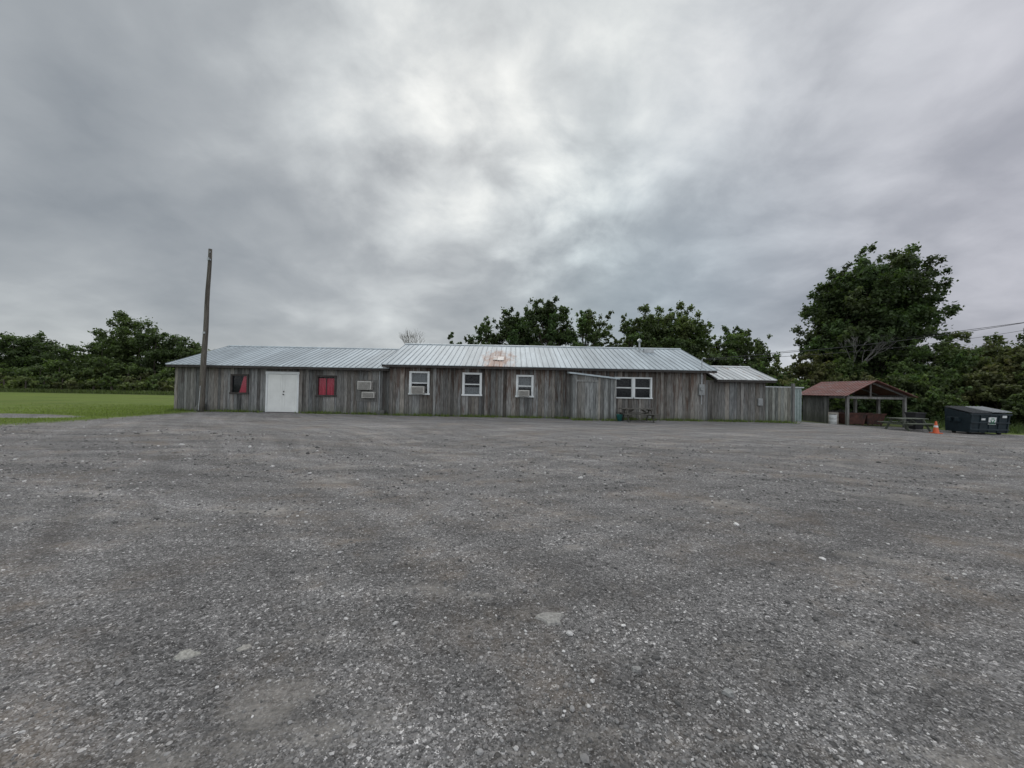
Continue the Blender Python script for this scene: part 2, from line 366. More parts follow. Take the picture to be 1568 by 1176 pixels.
m.box(-18.7,-6.8,29.9,29.95,-.1,2.5); m.box(-6.6,10.6,29.6,29.65,-.1,2.7)
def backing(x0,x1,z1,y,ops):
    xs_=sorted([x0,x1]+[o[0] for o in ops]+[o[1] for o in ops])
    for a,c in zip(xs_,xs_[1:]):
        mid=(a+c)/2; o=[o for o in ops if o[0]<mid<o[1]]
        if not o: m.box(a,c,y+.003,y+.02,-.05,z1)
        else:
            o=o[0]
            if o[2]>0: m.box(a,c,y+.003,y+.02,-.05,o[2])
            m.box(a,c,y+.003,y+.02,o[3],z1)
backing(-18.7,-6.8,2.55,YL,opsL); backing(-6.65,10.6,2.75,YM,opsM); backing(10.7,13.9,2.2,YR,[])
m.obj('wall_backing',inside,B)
def roof(name,x0,x1,ye,ze,yr,zr,mat,back=True,rib=.3,th=.03):
    m=MB()
    def slope(ya,za,yb,zb):
        n=int((x1-x0)/.9)+1; xs_=np.linspace(x0,x1,n+1)
        for a,c in zip(xs_,xs_[1:]):
            k=random.uniform(.84,1.1); dz=random.uniform(0,.006)
            m.quadbox([(a,ya,za-th+dz),(c,ya,za-th+dz),(c,yb,zb-th+dz),(a,yb,zb-th+dz),(a,ya,za+dz),(c,ya,za+dz),(c,yb,zb+dz),(a,yb,zb+dz)],(k,k,k))
        q=int((x1-x0)/rib)
        for i in range(q+1):
            x=x0+.02+(x1-x0-.04)*i/q
            m.quadbox([(x-.02,ya-.004,za-.005),(x+.02,ya-.004,za-.005),(x+.02,yb,zb-.005),(x-.02,yb,zb-.005),(x-.012,ya-.004,za+.03),(x+.012,ya-.004,za+.03),(x+.012,yb,zb+.03),(x-.012,yb,zb+.03)],(.62,.62,.64))
    slope(ye,ze,yr,zr)
    if back: slope(2*yr-ye,ze,yr,zr)
    m.quadbox([(x0,yr-.16,zr-.03),(x1,yr-.16,zr-.03),(x1,yr+.16,zr-.03),(x0,yr+.16,zr-.03),(x0,yr-.14,zr+.01),(x1,yr-.14,zr+.01),(x1,yr+.02,zr+.06),(x0,yr+.02,zr+.06)],(.95,.95,.95))
    m.obj(name,mat,B)
    f=MB(); f.box(x0+.03,x1-.03,ye+.03,ye+.06,ze-.15,ze-.035)
    for xx_ in (x0+.02,x1-.06):
        f.quadbox([(xx_,ye+.07,ze-.15),(xx_+.04,ye+.07,ze-.15),(xx_+.04,yr,zr-.15),(xx_,yr,zr-.15),(xx_,ye+.07,ze-.035),(xx_+.04,ye+.07,ze-.035),(xx_+.04,yr,zr-.035),(xx_,yr,zr-.035)])
        if back: f.quadbox([(xx_,2*yr-ye,ze-.15),(xx_+.04,2*yr-ye,ze-.15),(xx_+.04,yr+.002,zr-.15),(xx_,yr+.002,zr-.15),(xx_,2*yr-ye,ze-.035),(xx_+.04,2*yr-ye,ze-.035),(xx_+.04,yr+.002,zr-.035),(xx_,yr+.002,zr-.035)])
    f.box(x0+.07,x1-.07,ye+.07,ye+.40,ze-.10,ze-.08)
    f.obj(name+'_fascia',dark,B)
roof('roof_left_wing',-18.98,-6.74,21.0,2.56,25.7,4.07,roofA)
roof('roof_main',-7.08,11.08,20.7,2.76,25.4,4.40,roofA)
roof('roof_right_wing',11.1,14.35,20.8,2.30,23.3,3.15,roofB)
sl_=(4.40-2.76)/4.7
def onroof(y):return 2.76+(y-20.7)*sl_
m=MB()
for (xa,xb,y0,y1,k) in ((-1.1,-.88,21.8,22.6,.6),(-.86,-.5,21.75,22.5,.95)):
    m.quadbox([(xa,y0,onroof(y0)+.035),(xb,y0,onroof(y0)+.035),(xb,y1,onroof(y1)+.035),(xa,y1,onroof(y1)+.035),(xa,y0,onroof(y0)+.05),(xb,y0,onroof(y0)+.05),(xb,y1,onroof(y1)+.05),(xa,y1,onroof(y1)+.05)],(k,k*.93,k*.88))
m.obj('roof_patch_panel',simple('patch_metal',(.58,.58,.57),.6,attr=True,var=.25,rust=(.25,.09,.05),rustamt=.56),B)
m=MB()
m.tube([(8.05,24.4,3.9),(8.05,24.4,4.75)],[.06,.06]); m.tube([(8.05,24.4,4.7),(8.05,24.4,4.78),(8.05,24.4,4.92)],[.13,.16,.03])
m.tube([(10.35,20.98,2.0),(10.35,20.98,3.35),(10.42,20.95,3.45),(10.52,20.93,3.4)],[.03,.03,.035,.035])
m.tube([(10.35,20.98,.9),(10.35,20.98,1.4)],[.022]*2)
m.box(8.3,8.9,24.2,24.5,4.0,4.28)
m.obj('roof_vents_and_mast',galv,B)
m=MB(); m.box(10.2,10.5,20.93,21.05,1.4,2.0); m.tube([(10.35,20.86,1.75),(10.35,20.94,1.75)],[.11,.11],12); m.box(13.5,13.75,21.05,21.14,.9,1.3)
m.obj('electric_meter',simple('meter_gray',(.22,.23,.23),.5),B,bevel=.01)
def window(x0,x1,z0,z1,y,name,fm,cover=None,cz=None,rail=True,fw=.07):
    m=MB(); yf=y-.065; yb=y+.01
    m.box(x0-.03,x0+fw,yf,yb,z0,z1); m.box(x1-fw,x1+.03,yf,yb,z0,z1)
    m.box(x0-.03,x1+.03,yf-.004,yb,z1-fw+.01,z1+.04); m.box(x0-.06,x1+.06,yf-.03,yb,z0-.04,z0+fw-.02)
    if rail:
        zm=(z0+z1)/2; m.box(x0+fw,x1-fw,y-.03,y+.0,zm-.03,zm+.03)
        m.box(x0+fw,x0+fw+.03,y-.02,y+.02,z0+fw,z1-fw);m.box(x1-fw-.03,x1-fw,y-.02,y+.02,z0+fw,z1-fw)
    m.obj(name+'_frame',fm,B)
    g=MB(); g.face([(x0+fw,y+.005,z0+.03),(x1-fw,y+.005,z0+.03),(x1-fw,y+.005,z1-.03),(x0+fw,y+.005,z1-.03)]); g.obj(name+'_glass',glass,B)
    if cover:
        k=MB(); za,zb=cz
        n=24
        for i in range(n):
            a=x0+(x1-x0)*i/n; c=x0+(x1-x0)*(i+1)/n; ya=y+.06+.02*math.sin(i*1.9); yc=y+.06+.02*math.sin((i+1)*1.9)
            k.face([(a,ya,za),(c,yc,za),(c,yc,zb),(a,ya,zb)])
        k.obj(name+'_curtain',cover,B)
window(-15.6,-14.66,1.02,2.05,YL,'window_1',dark,rail=False)
k=MB(); k.face([(-15.2,YL+.05,1.02),(-14.68,YL+.06,1.02),(-14.68,YL+.06,2.0),(-14.95,YL+.05,2.0)]); k.obj('window_1_curtain',red,B)
window(-10.83,-9.79,.97,2.07,YL,'window_2',dark,red,(.95,1.95),rail=False)
m=MB(); m.box(-10.33,-10.29,YL-.03,YL,1.0,2.0); m.obj('window_2_mullion',dark,B)
window(-5.6,-4.55,1.18,2.38,YM,'window_3',white,grayc,(1.75,2.38))
window(-2.69,-1.68,1.17,2.36,YM,'window_4',white,grayc,(1.2,1.6))
window(.25,1.15,1.15,2.29,YM,'window_5',white,grayc,(1.6,2.3))
window(5.65,6.62,1.19,2.28,YM,'window_6',white,fw=.045)
window(6.68,7.64,1.19,2.28,YM,'window_7',white,fw=.045)
m=MB(); xa,xb=-13.64,-11.85
m.box(xa-.02,xa+.07,YL-.06,YL+.01,-.03,2.2); m.box(xb-.07,xb+.02,YL-.06,YL+.01,-.03,2.2); m.box(xa-.04,xb+.04,YL-.065,YL+.01,2.13,2.27)
m.obj('door_frame',white,B)
m=MB(); mid=(xa+xb)/2
for a,c in ((xa+.075,mid-.004),(mid+.004,xb-.075)):
    m.box(a,c,YL-.03,YL+.0,.03,2.12)
    for z0_,z1_ in ((.25,.95),(1.15,1.9)):
        for q in ((a+.12,c-.12,z0_,z0_+.025),(a+.12,c-.12,z1_-.025,z1_),):
            m.box(q[0],q[1],YL-.038,YL-.028,q[2],q[3])
        m.box(a+.12,a+.14,YL-.038,YL-.028,z0_+.025,z1_-.025); m.box(c-.14,c-.12,YL-.038,YL-.028,z0_+.025,z1_-.025)
m.obj('double_door',whited,B)
m=MB(); m.tube([(mid+.08,YL-.03,1.0),(mid+.08,YL-.09,1.0)],[.03,.035]); m.box(mid+.05,mid+.11,YL-.045,YL-.028,1.12,1.2); m.box(xa,xb,YL-.2,YL-.03,-.02,.012); m.obj('door_hardware',dark,B)
def ac(x0,x1,z0,z1,y,name,dep=.35):
    m=MB(); m.box(x0,x1,y-dep,y+.02,z0,z1); m.obj(name,acm,B,bevel=.015)
    g=MB(); n=max(4,int((z1-z0-.08)/.035))
    for i in range(n):
        z=z0+.04+(z1-z0-.08)*i/n; g.box(x0+.05,x1-.05,y-dep-.006,y-dep-.001,z,z+.016)
    for i in range(5):
        z=z0+.05+(z1-z0-.1)*i/5; g.box(x1+.001,x1+.005,y-dep+.06,y-.1,z,z+.02); g.box(x0-.005,x0-.001,y-dep+.06,y-.1,z,z+.02)
    g.obj(name+'_grille',dark,B)
ac(-8.47,-7.71,1.36,1.82,YL,'air_conditioner_1'); ac(-8.25,-7.55,.9,1.24,YL,'air_conditioner_2',.28)
ac(-5.45,-4.75,1.2,1.6,YM,'air_conditioner_3'); ac(.35,.95,1.17,1.5,YM,'air_conditioner_4')
m=MB(); m.box(-8.65,-7.5,YL-.06,YL-.028,.7,1.9,(.8,.8,.8)); m.obj('ac_plywood_panel',wood,B)
m=MB(); m.tube([(-7.35,YL-.06,.05),(-7.35,YL-.06,2.4)],[.025]*2); m.obj('conduit',galv,B)
m=MB()
for i in range(29): m.box(-6.4+i*.6,-6.36+i*.6,20.78,21.06,2.62,2.70,(.7,.7,.7))
m.obj('rafter_tails',wood,B)
# vestibule
m=MB(); yv=20.2; 
planks(m,3.2,5.45,-.04,2.38,yv,zslope=-.09)
sidewall(m,3.2,yv,21.06,-.04,lambda y:2.38,sgn=-1); sidewall(m,5.45,yv,21.06,-.04,lambda y:2.16,sgn=1)
m.box(3.24,5.41,yv+.01,yv+.03,0,2.1,(.2,.2,.2))
m.box(4.42,4.52,yv-.075,yv-.05,0.05,2.1,(1.1,1.1,1.1)); m.box(3.3,3.4,yv-.075,yv-.05,.05,2.2,(1.1,1.1,1.1)); m.box(3.4,4.42,yv-.075,yv-.05,2.0,2.1,(1.1,1.1,1.1)); m.box(5.36,5.46,yv-.075,yv-.05,0,2.1,(1.15,1.15,1.15))
m.obj('vestibule_walls',woodV,B)
m=MB(); m.quadbox([(3.0,yv-.16,2.42),(5.64,yv-.16,2.15),(5.64,21.06,2.20),(3.0,21.06,2.47),(3.0,yv-.16,2.50),(5.64,yv-.16,2.23),(5.64,21.06,2.28),(3.0,21.06,2.55)],(1.0,1.0,1.0)); m.obj('vestibule_roof',roofA,B)
# ------------------------------------------------------------------ fence & container
F=empty('wooden_fence'); m=MB(); planks(m,14.02,15.5,-.15,1.92,21.3,tint=(1.05,1.1,1.05)); m.obj('fence_boards',wood,F)
m=MB(); m.box(15.5,15.62,21.22,21.36,-.2,2.15,(.9,.9,.9)); m.box(14.02,15.5,21.31,21.36,.4,.5); m.box(14.02,15.5,21.31,21.36,1.5,1.6); m.obj('fence_posts',wood,F)
Cn=empty('storage_container'); m=MB(); m.box(15.6,19.2,25.5,27.8,-.35,1.98); 
for i in range(18): m.box(15.7+i*.2,15.78+i*.2,25.46,25.498,-.2,1.85)
for i in range(11): m.box(19.202,19.23,25.6+i*.2,25.68+i*.2,-.2,1.85); m.box(15.57,15.598,25.6+i*.2,25.68+i*.2,-.2,1.85)
m.obj('corrugated_body',simple('container_paint',(.25,.30,.29),.6,var=.2,rust=(.12,.06,.03),rustamt=.68),Cn)
m=MB(); m.box(15.5,19.3,25.4,27.9,1.98,2.06); m.obj('container_roof',galv,Cn)
# ------------------------------------------------------------------ pole & wires
Pm=woodmat('pole_wood',(.13,.12,.105),(.07,.06,.05),.4)
Pe=empty('utility_pole'); m=MB()
pts=[(-16.70+.24*i/12+.015*math.sin(i*1.3),20.7,-.1+8.9*i/12) for i in range(13)]
m.tube(pts,[.15-.065*i/12 for i in range(13)],14,(.9,.9,.88)); m.obj('pole_shaft',Pm,Pe,smooth=True)
m=MB()
m.box(-16.52,-16.42,20.56,20.66,8.15,8.3); m.tube([(-16.42,20.6,8.2),(-16.36,20.6,8.2)],[.035,.05]); m.tube([(-16.47,20.66,8.55),(-16.35,20.55,8.6)],[.02,.02]);m.box(-16.63,-16.5,20.55,20.6,4.2,4.3)
m.tube([(-16.66,20.57,1.4),(-16.7,20.54,.1)],[.02,.02])
m.obj('pole_hardware',galv,Pe)
m=MB(); m.beam((-17.3,21.0,-.02),(-17.15,21.25,.55),.35,.03,(.8,.8,.8)); m.beam((-17.0,20.9,-.02),(-16.98,21.25,.4),.2,.03,(.6,.6,.6)); m.obj('leaning_boards',wood,None)
Q=empty('utility_pole'); m=MB(); m.tube([(40,25,-.6),(40,25,8.8)],[.16,.1],12,(.9,.9,.9)); m.obj('pole_shaft',Pm,Q,smooth=True)
m=MB(); m.box(39.0,41.0,24.9,25.0,7.9,8.02,(.8,.8,.8)); m.obj('cross_arm',Pm,Q)
wm=simple('wire_black',(.02,.02,.02),.6)
W=empty('power_lines')
def wire(a,b_,sag,r,name):
    m=MB(); a=Vector(a);b_=Vector(b_); n=28
    p=[a.lerp(b_,i/n)-Vector((0,0,sag*4*(i/n)*(1-i/n))) for i in range(n+1)]
    m.tube(p,[r]*(n+1),5); m.obj(name,wm,W)
wire((10.5,20.95,3.4),(40,24.9,7.9),.45,.016,'service_drop')
wire((10.5,20.95,3.35),(40,24.9,7.5),.65,.012,'telephone_wire')
wire((40,24.9,8.0),(70,40,8.3),.8,.012,'line_a')
wire((40,25,7.6),(18,80,8),1.2,.02,'line_b')
# ------------------------------------------------------------------ pavilion
V_=empty('open_sided_shed'); m=MB(); zg=-.42
x0,x1,y0,y1=21.2,25.0,24.3,28.0; xm=(x0+x1)/2-.35
for x in (x0+.08,x1-.08):
    for y in (y0+.1,(y0+y1)/2,y1-.1): m.box(x-.07,x+.07,y-.07,y+.07,zg-.1,1.5)
for x in (x0+.08,x1-.08): m.box(x-.05,x+.05,y0,y1,1.5,1.62)
for y in (y0+.1,(y0+y1)/2,y1-.1):
    m.box(x0,x1,y-.04,y+.04,1.5-.14,1.5-.002)
    m.beam((x0-.2,y,1.5),(xm,y,2.42),.05,.12); m.beam((x1+.2,y,1.5),(xm,y,2.42),.05,.12); m.beam((xm,y,1.5),(xm,y,2.38),.07,.07)
m.obj('frame',wood,V_)
m=MB(); sidewall(m,x0,25.7,28.0,zg,lambda y:1.5,sgn=-1); m.obj('side_wall',wood,V_)
m=MB()
def pslope(xe,ze,xr,zr):
    n=6; ys_=np.linspace(y0-.35,y1+.3,n+1)
    for a,c in zip(ys_,ys_[1:]):
        k=random.uniform(.75,1.2)
        m.quadbox([(xe,a,ze),(xr,a,zr),(xr,c,zr),(xe,c,ze),(xe,a,ze+.02),(xr,a,zr+.02),(xr,c,zr+.02),(xe,c,ze+.02)],(k,k*.95,k*.95))
    for y in np.arange(y0-.33,y1+.3,.25):
        m.beam((xe,y,ze+.03),(xr,y,zr+.03),.03,.02,(.8,.8,.8))
pslope(x0-.35,1.52,xm,2.50); pslope(x1+.3,1.5,xm+.001,2.50)
m.obj('roof_sheets',roofR,V_)
rustm=simple('rusty_steel',(.07,.028,.020),.85,var=.5,scale=5,rust=(.02,.015,.014),rustamt=.5)
R=empty('rusty_metal_trough'); m=MB()
for a,c,yy in ((21.6,23.0,25.0),(23.2,24.4,25.2)):
    m.quadbox([(a+.1,yy,zg+.12),(c-.1,yy,zg+.12),(c-.1,yy+.7,zg+.12),(a+.1,yy+.7,zg+.12),(a,yy-.1,.36),(c,yy-.1,.36),(c,yy+.8,.36),(a,yy+.8,.36)])
    m.box(a-.04,c+.04,yy-.14,yy-.08,.34,.41); m.box(a-.04,c+.04,yy+.78,yy+.84,.34,.41)
    for x in (a+.15,c-.2): m.box(x,x+.06,yy,yy+.06,zg,zg+.14); m.box(x,x+.06,yy+.6,yy+.66,zg,zg+.14)
m.obj('trough_body',rustm,R)
m=MB()
for i in range(20): 
    x=21.3+i*.185; k=random.uniform(.2,.45); m.box(x,x+.175,28.05,28.08,zg,random.uniform(.35,.55),(k,k,k))
m.obj('low_back_fence',wood,V_)
def barrel(x,y,r,h,mat,nm):
    E=empty(nm); m=MB(); z=gzz(x,y)
    pr=[(0,.93),(.03,1),(.3,1),(.33,1.04),(.36,1),(.64,1),(.67,1.04),(.7,1),(.97,1),(1,.95)]
    m.tube([(x,y,z+a*h) for a,_ in pr],[r*q for _,q in pr],20); m.obj('body',mat,E,smooth=True)
    m=MB(); m.tube([(x,y,z+h),(x,y,z+h+.03)],[r*.9,r*.88],20); m.obj('lid',dark,E)
barrel(20.2,24.2,.2,.6,simple('white_plastic',(.42,.43,.42),.6),'plastic_barrel'); barrel(20.65,24.7,.26,.75,simple('tan_plastic',(.22,.20,.17),.6),'plastic_barrel')
E=empty('plastic_bucket'); m=MB(); m.tube([(5.62,20.0,0),(5.62,20.0,.32),(5.62,20.0,.34)],[.12,.155,.165],18); m.obj('body',simple('teal_plastic',(.02,.12,.11),.5),E,smooth=True)
m=MB(); m.tube([(5.62+.16*math.cos(a),20.0,.34-.1*math.sin(a)) for a in np.linspace(0,math.pi,9)],[.006]*9,5); m.obj('handle',galv,E)
E=empty('wooden_crate'); m=MB(); m.box(-7.35,-6.95,20.95,21.2,0,.24,(.6,.6,.6)); 
for z in (.02,.1,.18): m.box(-7.37,-6.93,20.93,20.95,z,z+.055,(.9,.9,.9))
m.obj('slats',wood,E)
# ------------------------------------------------------------------ picnic tables
def picnic(cx,cy,Lx,zg,mat,ang=0):
    E=empty('picnic_table'); m=MB()
    for i in range(5): m.box(-Lx/2,Lx/2,-.36+i*.146,-.36+i*.146+.135,.69,.73,(random.uniform(.8,1.3),)*3)
    for sy in (-1,1):
        for i in range(2): m.box(-Lx/2,Lx/2,sy*.68-.14+i*.143,sy*.68-.14+i*.143+.135,.42,.46,(random.uniform(.8,1.3),)*3)
    for x in (-Lx/2+.25,Lx/2-.25):
        m.beam((x,-.25,.69),(x,-.62,0),.04,.1); m.beam((x+.05,.25,.69),(x+.05,.62,0),.04,.1)
        m.beam((x-.045,-.8,.38),(x-.045,.8,.38),.04,.09); m.beam((x-.045,-.33,.65),(x-.045,.33,.65),.04,.08)
        m.beam((x,0,.38),(x*.3,0,.68),.04,.08)
    o=m.obj('frame_and_planks',mat,E); E.location=(cx,cy,zg); E.rotation_euler=(0,0,ang); E.scale=(1,1,.93)
picnic(6.45,19.7,1.75,0,pwood)
picnic(22.2,21.6,1.8,-.33,woodmat('picnic_wood_green',(.11,.12,.10),(.09,.03,.02),.7),.1)
# ------------------------------------------------------------------ dumpster
E=empty('dumpster'); dm=simple('dumpster_paint',(.012,.022,.028),.6,var=.3,rust=(.04,.025,.02),rustamt=.7,spec=.3)
lidm=simple('dumpster_lid',(.025,.028,.032),.6,var=.2,spec=.3); lidw=simple('dumpster_lid_gray',(.20,.21,.22),.6,var=.2)
m=MB(); ax,bx,ay,by=24.35,26.45,20.4,21.65; z0=-.30
m.quadbox([(ax+.05,ay+.12,z0),(bx-.05,ay+.12,z0),(bx-.05,by,z0),(ax+.05,by,z0),(ax,ay,z0+1.0),(bx,ay,z0+1.0),(bx,by,z0+1.28),(ax,by,z0+1.28)])
m.box(ax-.05,bx+.05,ay-.05,ay+.02,z0+.93,z0+1.02); m.box(ax+.02,bx-.02,ay+.03,ay+.1,z0+.12,z0+.2); m.box(ax+.02,bx-.02,ay-.01,ay+.06,z0+.5,z0+.57)
for x in (ax-.13,bx+.0): m.box(x,x+.13,ay+.45,ay+.65,z0+.55,z0+.75); m.box(x,x+.13,ay+.85,ay+1.05,z0+.55,z0+.75); m.box(x+.02,x+.11,ay+.45,ay+1.05,z0+.751,z0+.79)
for x in np.linspace(ax+.02,bx-.1,5): m.quadbox([(x,ay+.085,z0+.01),(x+.07,ay+.085,z0+.01),(x+.07,ay+.14,z0+.01),(x,ay+.14,z0+.01),(x,ay-.035,z0+.93),(x+.07,ay-.035,z0+.93),(x+.07,ay+.02,z0+.93),(x,ay+.02,z0+.93)])
m.obj('body',dm,E,bevel=.01)
def lid(a,c,mt,nm,lift):
    m=MB(); zf,zb=z0+1.03+lift,z0+1.32
    m.quadbox([(a,ay-.06,zf),(c,ay-.06,zf),(c,by,zb),(a,by,zb),(a,ay-.06,zf+.04),(c,ay-.06,zf+.04),(c,by,zb+.04),(a,by,zb+.04)])
    for i in range(5):
        x=a+(c-a)*(i+.5)/5; m.quadbox([(x-.06,ay,zf+.045),(x+.06,ay,zf+.045),(x+.06,by-.05,zb+.035),(x-.06,by-.05,zb+.035),(x-.04,ay,zf+.075),(x+.04,ay,zf+.075),(x+.04,by-.05,zb+.065),(x-.04,by-.05,zb+.065)])
    m.obj(nm,mt,E,bevel=.008)
lid(ax-.02,(ax+bx)/2-.01,lidm,'lid_left',.0); lid((ax+bx)/2+.01,bx+.02,lidw,'lid_right',.06)
m=MB()
for x in (ax+.25,bx-.25):
    for y in (ay+.3,by-.25): m.tube([(x-.04,y,z0-.03),(x+.04,y,z0-.03)],[.08,.08],14)
m.obj('casters',dark,E)
def fy(z): return ay+.12*(1-(z-z0)/1.0)-.045
m=MB(); 
for (a,c,p,q) in ((25.3,25.68,.0,.38),(24.9,25.1,.22,.32),(26.0,26.22,.36,.50)):
    p+=z0+.45; q+=z0+.45
    m.quadbox([(a,fy(p)-.006,p),(c,fy(p)-.006,p),(c,fy(p)+.03,p),(a,fy(p)+.03,p),(a,fy(q)-.006,q),(c,fy(q)-.006,q),(c,fy(q)+.03,q),(a,fy(q)+.03,q)])
m.obj('labels',white,E)
m=MB()
for k in range(3):
    a=math.pi/2+k*2.094; cx,cz=25.49,z0+.67; r=.11
    p1=(cx+r*math.cos(a-.75),cz+r*math.sin(a-.75)); p2=(cx+r*math.cos(a+.75),cz+r*math.sin(a+.75))
    m.beam((p1[0],fy(p1[1])-.012,p1[1]),(p2[0],fy(p2[1])-.012,p2[1]),.008,.045)
m.box(25.33,25.65,fy(z0+.49)-.014,fy(z0+.49)-.006,z0+.47,z0+.51)
m.obj('recycling_mark',simple('green_print',(.02,.16,.07),.6),E)
E=empty('garbage_bin'); m=MB(); x,y,z=23.5,22.4,-.38
m.quadbox([(x-.22,y-.22,z+.05),(x+.22,y-.22,z+.05),(x+.22,y+.22,z+.05),(x-.22,y+.22,z+.05),(x-.29,y-.3,z+.95),(x+.29,y-.3,z+.95),(x+.29,y+.3,z+.95),(x-.29,y+.3,z+.95)])
m.box(x-.31,x+.31,y-.34,y+.33,z+.955,z+1.02); m.tube([(x-.26,y+.26,z+.1),(x-.2,y+.26,z+.1)],[.1,.1],12); m.tube([(x+.2,y+.26,z+.1),(x+.26,y+.26,z+.1)],[.1,.1],12); m.tube([(x-.25,y+.36,z+.92),(x+.25,y+.36,z+.92)],[.02,.02])
m.obj('body',simple('black_plastic',(.02,.02,.022),.5),E,bevel=.012)
E=empty('traffic_cone'); x,y,z=22.5,20.4,-.37; om=simple('orange_plastic',(.55,.10,.03),.5,var=.1)
m=MB(); m.box(x-.18,x+.18,y-.18,y+.18,z,z+.04); m.tube([(x,y,z+.04),(x,y,z+.62),(x,y,z+.64)],[.13,.035,.025],20); m.obj('cone',om,E)
m=MB(); m.tube([(x,y,z+.32),(x,y,z+.42)],[.13-.095*.28/.58+.006,.13-.095*.38/.58+.006],20,cap=False); m.obj('reflective_band',white,E)
# ------------------------------------------------------------------ vegetation
lm,t,b=newmat('leaves'); L=lm.node_tree.links.new
a=t.n('ShaderNodeAttribute',attribute_name='Col').outputs['Color']
L(a,b.inputs['Base Color']); b.inputs['Roughness'].default_value=.6; b.inputs['Specular IOR Level'].default_value=.25
tl=t.n('ShaderNodeBsdfTranslucent'); L(t.mix(1.0,a,(1.3,1.5,.6,1),'MULTIPLY'),tl.inputs[0])
ms=t.n('ShaderNodeMixShader',inp={0:.35}); L(b.outputs[0],ms.inputs[1]); L(tl.outputs[0],ms.inputs[2]); L(ms.outputs[0],lm.node_tree.nodes['Material Output'].inputs[0])
bark=simple('bark',(.075,.065,.055),.95,var=.4,scale=6,stretch=(3,3,.6),spec=.1)
def leaves(cl,size):
    Vs=[];Cs=[]
    for c,r,n,tint in cl:
        dvec=rng.normal(size=(n,3)); dvec/=np.linalg.norm(dvec,axis=1)[:,None]
        rad=rng.random(n)**.5*(1+.3*np.sin(dvec[:,0]*5+c[0])*np.sin(dvec[:,2]*6+c[2])+.28*rng.normal(size=n))
        p=np.array(c)+dvec*rad[:,None]*np.array(r)
        nrm=dvec*.6+rng.normal(size=(n,3))*.7+np.array([0,0,.35]); nrm/=np.linalg.norm(nrm,axis=1)[:,None]
        a_=np.cross(nrm,rng.normal(size=(n,3))); a_/=np.linalg.norm(a_,axis=1)[:,None]; b_=np.cross(nrm,a_)
        s1=(size*rng.uniform(.6,1.4,n))[:,None]; s2=s1*.55
        Vs.append(np.stack([p-a_*s1,p-b_*s2+a_*s1*.1,p+a_*s1,p+b_*s2+a_*s1*.1],1))
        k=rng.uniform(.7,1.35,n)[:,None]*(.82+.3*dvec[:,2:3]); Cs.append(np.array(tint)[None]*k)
    return np.concatenate(Vs),np.clip(np.concatenate(Cs),0.005,1)
GD=(.064,.094,.036);GM=(.086,.120,.044);GL=(.118,.148,.053);GO=(.12,.132,.056)
def tree(name,x,y,h,r,base=.25,tint=GM,seed=0,nl=30,dens=1.0,lean=0.,size=.15,ry=None,gap=.2,shape='round',nh=7,hr=.33):
    rr=random.Random(seed); z=gzz(x,y); E=empty(name); ry=ry or r
    m=MB(); tr=max(.12,h*.022); top=Vector((x+lean,y,z+h*.86))
    trunk=[Vector((x,y,z-.2)).lerp(top,i/8)+Vector((rr.uniform(-.12,.12),rr.uniform(-.12,.12),0))*(i>0)*h/10 for i in range(9)]
    m.tube(trunk,[tr*(1.25 if i==0 else 1)*(1-.85*i/8) for i in range(9)],8,cap=False)
    cl=[]; hc=h*(1-base)/2; zc=z+h*base+hc; tries=0; cs=[]
    holes=[Vector((rr.uniform(-1,1),rr.uniform(-1,1)*.6,rr.uniform(-1,1))).normalized()*rr.uniform(.6,1.0) for _ in range(nh)]
    while len(cs)<nl and tries<6000:
        tries+=1
        u=Vector((rr.uniform(-1,1),rr.uniform(-1,1),rr.uniform(-1,1)))
        if u.length>1 or u.length<.25: continue
        if any((u-hh).length<hr for hh in holes): continue
        wz=1.0 if shape=='round' else (1.15-.5*(u.z+1)/2 if shape=='cone' else .7+.45*(u.z+1)/2)
        c=Vector((x+lean*.3+lean*.7*(u.z+1)/2+u.x*r*.9*wz,y+u.y*ry*.9*wz,zc+u.z*hc*.93))
        if any((c-q).length<gap*r*.8 for q in cs): continue
        cs.append(c)
    for c in cs:
        q=rr.uniform(.10,.25)*r; q=min(q,1.2); k=rr.uniform(.65,1.35)
        tt=tuple(g_*k*rr.uniform(.92,1.08) for g_ in tint)
        n=int(160*dens*(q/ .7)**2*(.15/size)**2)+30
        cl.append((tuple(c),(q*1.2,q*1.2,q*rr.uniform(.6,.95)),n,tt))
        out=(c-Vector((x+lean*.6,y,zc)))
        if out.length>.1:
            for _ in range(4):
                o=c+out.normalized()*q*rr.uniform(.7,1.7)+Vector((rr.uniform(-1,1),rr.uniform(-1,1),rr.uniform(-.3,1)))*q*.8
                cl.append((tuple(o),(q*.4,q*.4,q*.45),int(n*.15)+7,tt))
        ti=min(7,max(1,int(8*(c.z-z-h*.15)/(h*.86)*.75))); p0=trunk[ti]; midp=p0.lerp(c,.5)+Vector((0,0,-.06*r))
        m.tube([p0,midp,c],[tr*.32*(1-ti/10),tr*.17,tr*.05],5,cap=False)
    m.obj('trunk_and_limbs',bark,E,smooth=True)
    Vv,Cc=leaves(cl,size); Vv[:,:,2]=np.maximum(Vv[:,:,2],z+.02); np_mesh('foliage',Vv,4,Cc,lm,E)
T=[(-7.3,46,8.2,1.4,.3,GD,26,1),(-3.0,45,9.4,2.5,.2,GD,62,1),(.6,46,10.8,3.1,.15,GD,96,2),(4.3,45,12.0,3.1,.15,GD,100,3),(8.7,46,11.2,2.8,.15,GM,74,4),
   (13.6,45,9.9,2.4,.15,GM,52,5),(18.0,44,10.9,4.2,.12,GM,130,6),(26.4,45,9.2,3.2,.1,GM,90,7),(22.5,50,8.0,2.6,.1,GM,44,8)]
